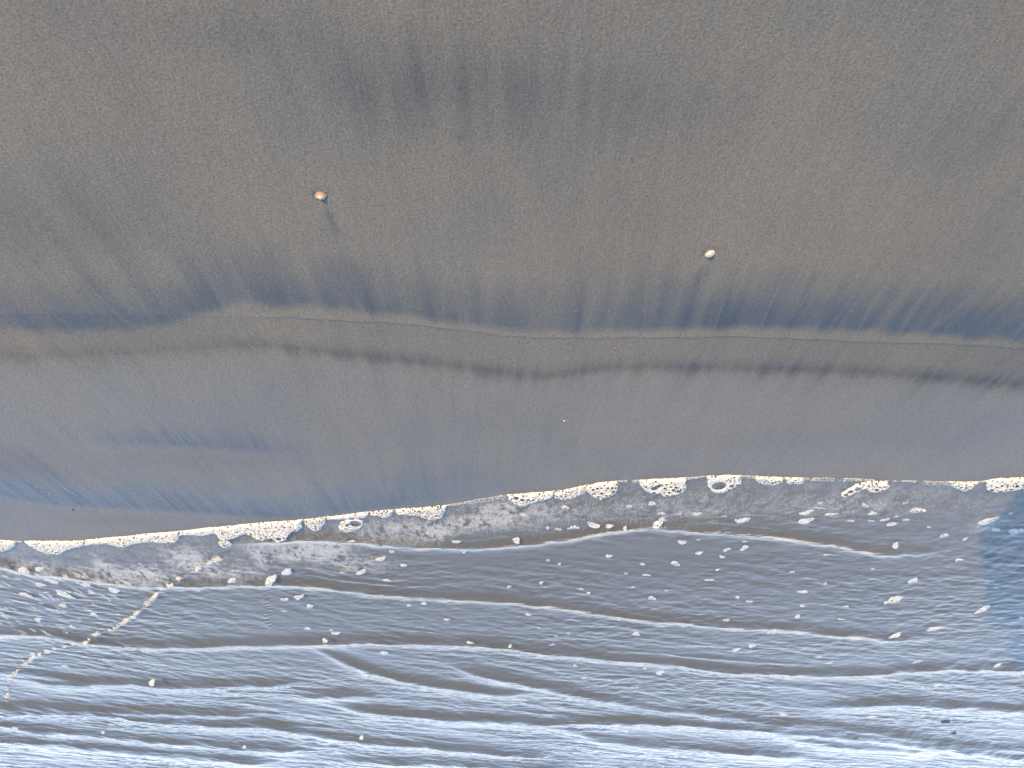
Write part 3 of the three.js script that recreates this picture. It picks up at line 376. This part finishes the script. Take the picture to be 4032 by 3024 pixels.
// ------------------------------------------------------------------ shells and small finds on the sand
function shellMesh(build, cols, rows, mat) {
  const pos = [], col = [], idx = []; for (let j = 0; j < rows; j++) for (let i = 0; i < cols; i++) { const v = build(i / (cols - 1), j / (rows - 1)); pos.push(...v.p); col.push(...v.c); }
  for (let j = 0; j < rows - 1; j++) for (let i = 0; i < cols - 1; i++) { const a = j * cols + i; idx.push(a, a + cols, a + 1, a + 1, a + cols, a + cols + 1); }
  const g = new THREE.BufferGeometry(); g.setAttribute('position', new THREE.Float32BufferAttribute(pos, 3)); g.setAttribute('color', new THREE.Float32BufferAttribute(col, 3)); g.setIndex(idx); g.computeVertexNormals(); return new THREE.Mesh(g, mat);
}
const shellMat = new THREE.MeshPhysicalMaterial({ vertexColors: true, roughness: 0.4, ior: 1.5 });
{
  const W = 0.0122, p = G(1264, 768);                    // ribbed fan, hinge towards the sea
  const o = put(new THREE.Group(), 'scallop_shell', 'ribbed orange and white fan shell on the sand', 'seashell'); o.position.set(p.x, 0.0006, p.z + 0.009); o.rotation.y = 0.12;
  const fan = shellMesh((u, v) => {
    const a = (u - 0.5) * 2.75, rib = Math.abs(Math.sin(u * Math.PI * 15)), r = v * W * 1.62 * (1 - 0.1 * (2 * u - 1) ** 2), dome = Math.sin(Math.PI * Math.pow(v, 0.62)) * 0.0085 * Math.cos((u - 0.5) * 2.6) + 0.0008;
    const spot = noise(u * 30, v * 9) + 0.5 * noise(u * 60, v * 24), rust = clamp(step(0.45, 0.95, v) * (0.75 + 0.5 * spot) + 0.25 * (1 - rib) * v);
    return { p: [Math.sin(a) * r * 0.84, Math.max(0, dome) + 0.0006 * rib * v, -Math.cos(a * 0.92) * r], c: mix3([0.62, 0.50, 0.32], [0.27, 0.085, 0.02], rust) };
  }, 61, 22, shellMat); fan.name = 'ribbed_fan'; fan.castShadow = fan.receiveShadow = true; o.add(fan);
  const ear = new THREE.ExtrudeGeometry(new THREE.Shape([new THREE.Vector2(-0.0055, 0), new THREE.Vector2(0.0055, 0), new THREE.Vector2(0.0038, 0.0042), new THREE.Vector2(-0.0038, 0.0042)]), { depth: 0.001, bevelSize: 0.0003, bevelThickness: 0.0003, bevelSegments: 2 }); ear.rotateX(-Math.PI / 2);
  ear.setAttribute('color', new THREE.Float32BufferAttribute(new Array(ear.attributes.position.count).fill([0.72, 0.66, 0.52]).flat(), 3));
  const hinge = new THREE.Mesh(ear, shellMat); hinge.name = 'hinge'; hinge.position.set(0, 0.0004, 0.0008); hinge.castShadow = hinge.receiveShadow = true; o.add(hinge);
}
{
  const p = G(2796, 996), L = 0.0128, B = 0.0098;        // smooth oval clam with growth rings
  const o = put(new THREE.Group(), 'clam_shell', 'oval cream white clam shell with growth bands on the sand', 'seashell'); o.position.set(p.x, 0.0002, p.z + 0.002); o.rotation.y = 0.6;
  const valve = shellMesh((u, v) => {
    const a = u * Math.PI * 2, off = 0.35 * (1 - v), x = Math.cos(a) * v * L, z = Math.sin(a) * v * B - off * B * 0.6, y = Math.sqrt(Math.max(0, 1 - v * v)) * 0.0085, ring = 0.5 + 0.5 * Math.sin(v * 34 + noise(u * 6, v * 5));
    const stain = clamp(step(0.25, 0.7, noise(u * 4 + 2, v * 9) + 0.35 * ring)); return { p: [x, y + 0.00012 * ring, z], c: mix3([0.52, 0.46, 0.36], [0.24, 0.16, 0.085], 0.6 * stain) };
  }, 49, 26, shellMat); valve.name = 'valve'; valve.castShadow = valve.receiveShadow = true; o.add(valve);
  const beak = shellMesh((u, v) => { const a = u * Math.PI * 2; return { p: [Math.cos(a) * v * 0.003, Math.sqrt(Math.max(0, 1 - v * v)) * 0.0032, Math.sin(a) * v * 0.0026], c: [0.70, 0.66, 0.6] }; }, 17, 7, shellMat); beak.name = 'beak'; beak.position.set(-0.002, 0.0055, -0.005); beak.castShadow = true; o.add(beak);
}
function lump(name, label, category, px, py, rx, ry, rz, color, y = 0, turn = 0, rough = 0.6) {
  const g = new THREE.IcosahedronGeometry(1, 3), a = g.attributes.position; for (let i = 0; i < a.count; i++) { const x = a.getX(i), yy = a.getY(i), z = a.getZ(i), k = 1 + 0.16 * noise(x * 1.7 + px, z * 1.7 + yy * 1.3) + 0.07 * noise(x * 4, z * 4 + yy * 3); a.setXYZ(i, x * k * rx, yy * k * ry, z * k * rz); } g.computeVertexNormals();
  const p = G(px, py), o = put(new THREE.Mesh(g, new THREE.MeshPhysicalMaterial({ color: new THREE.Color().setRGB(...color), roughness: rough })), name, label, category); o.position.set(p.x, y + ry * 0.35, p.z); o.rotation.y = turn; return o;
}
lump('pebble', 'tiny red brown pebble below the swash line', 'pebble', 2420, 1371, 0.0040, 0.0028, 0.0036, [0.26, 0.13, 0.07]);
lump('shell_chip', 'tiny white shell chip on the smooth lower sand', 'shell chip', 2222, 1657, 0.0028, 0.0014, 0.0022, [0.75, 0.72, 0.65]);
lump('dark_chip', 'tiny black chip on the sand at far left', 'shell chip', 287, 2008, 0.0052, 0.0016, 0.0026, [0.02, 0.02, 0.025], 0, -0.3);
lump('dark_dimple', 'long dark lump added as a water dimple near lower right', 'water_dimple', 3722, 2841, 0.030, 0.0022, 0.018, [0.03, 0.045, 0.06], 0.004, 0.1);  // this lump and the next are added to draw dark dimples of the water
lump('dark_dimple', 'short dark lump added as a water dimple near lower right', 'water_dimple', 3755, 2886, 0.017, 0.002, 0.016, [0.03, 0.045, 0.06], 0.004, 0.2);

// ------------------------------------------------------------------ the person beside the camera, out of the frame, whose shadow falls on the water at right
{
  const N = 132, mc = new MarchingCubes(N, new THREE.MeshStandardMaterial(), false, false, 160000), half = 0.92, fld = mc.field;
  const bones = [[0, 1.0, 0, 0.15, 0, 1.18, 0, 0.155, 1.25], [0, 1.18, 0, 0.155, 0, 1.42, 0, 0.14, 1.3], [-0.17, 1.44, 0, 0.07, 0.17, 1.44, 0, 0.07, 1], [0, 1.45, 0, 0.065, 0, 1.56, 0.01, 0.06, 1], [0, 1.60, 0.02, 0.085, 0, 1.67, 0.0, 0.10, 1], [0, 1.635, 0.09, 0.018, 0, 1.60, 0.118, 0.020, 1], [-0.1, 1.64, 0, 0.02, -0.104, 1.61, 0, 0.018, 1], [0.1, 1.64, 0, 0.02, 0.104, 1.61, 0, 0.018, 1],
    ...[-1, 1].flatMap((q) => [[q * 0.10, 0.95, 0, 0.105, q * 0.12, 0.5, 0.01, 0.072, 1], [q * 0.12, 0.5, 0.01, 0.07, q * 0.125, 0.1, -0.02, 0.05, 1], [q * 0.125, 0.05, -0.03, 0.045, q * 0.14, 0.035, 0.14, 0.036, 1], [q * 0.2, 1.42, 0, 0.062, q * 0.30, 1.16, -0.06, 0.05, 1], [q * 0.30, 1.16, -0.06, 0.048, q * 0.19, 0.98, 0.06, 0.04, 1]])];
  for (let k = 0; k < N; k++) for (let j = 0; j < N; j++) for (let i = 0; i < N; i++) {
    const x = (i / N * 2 - 1) * half, y = (j / N * 2 - 1) * half + 0.9, z = (k / N * 2 - 1) * half; let e = 0, best = 9;
    if (Math.abs(x) > 0.5 || Math.abs(z) > 0.35) best = 0.3; else {
      for (const [ax, ay, az, ra, bx, by, bz, rb, wide] of bones) { const vx = bx - ax, vy = by - ay, vz = bz - az, t = clamp(((x - ax) * vx + (y - ay) * vy + (z - az) * vz) / (vx * vx + vy * vy + vz * vz)); const d = Math.hypot((x - ax - t * vx) / wide, y - ay - t * vy, z - az - t * vz) - ra - t * (rb - ra); e += Math.exp(-Math.min(d, 0.5) * 45); }
      best = -Math.log(e + 1e-12) / 45;
    }
    fld[i + j * N + k * N * N] = -best;
  }
  mc.isolation = 0; mc.update();
  const n = mc.count, g = new THREE.BufferGeometry(); g.setAttribute('position', new THREE.BufferAttribute(mc.positionArray.slice(0, n * 3), 3)); g.setAttribute('normal', new THREE.BufferAttribute(mc.normalArray.slice(0, n * 3), 3)); g.scale(half, half, half); g.translate(0, 0.9, 0);
  const dye = []; for (let i = 0; i < n; i++) { const x = g.attributes.position.getX(i), y = g.attributes.position.getY(i), z = g.attributes.position.getZ(i); dye.push(...(y > 1.665 || (y > 1.55 && z < -0.03) ? [0.035, 0.025, 0.02] : y > 1.52 ? [0.42, 0.27, 0.19] : y > 0.93 ? [0.05, 0.07, 0.11] : y > 0.09 ? [0.06, 0.06, 0.065] : [0.4, 0.26, 0.18])); } g.setAttribute('color', new THREE.Float32BufferAttribute(dye, 3));
  const o = put(new THREE.Mesh(g, new THREE.MeshStandardMaterial({ vertexColors: true, roughness: 0.85 })), 'person', 'barefoot person in dark jacket and trousers standing with hands in pockets', 'person'); o.position.set(1.14, 0.0, -0.05); o.rotation.y = 0.2;
}

renderer.render(scene, camera);
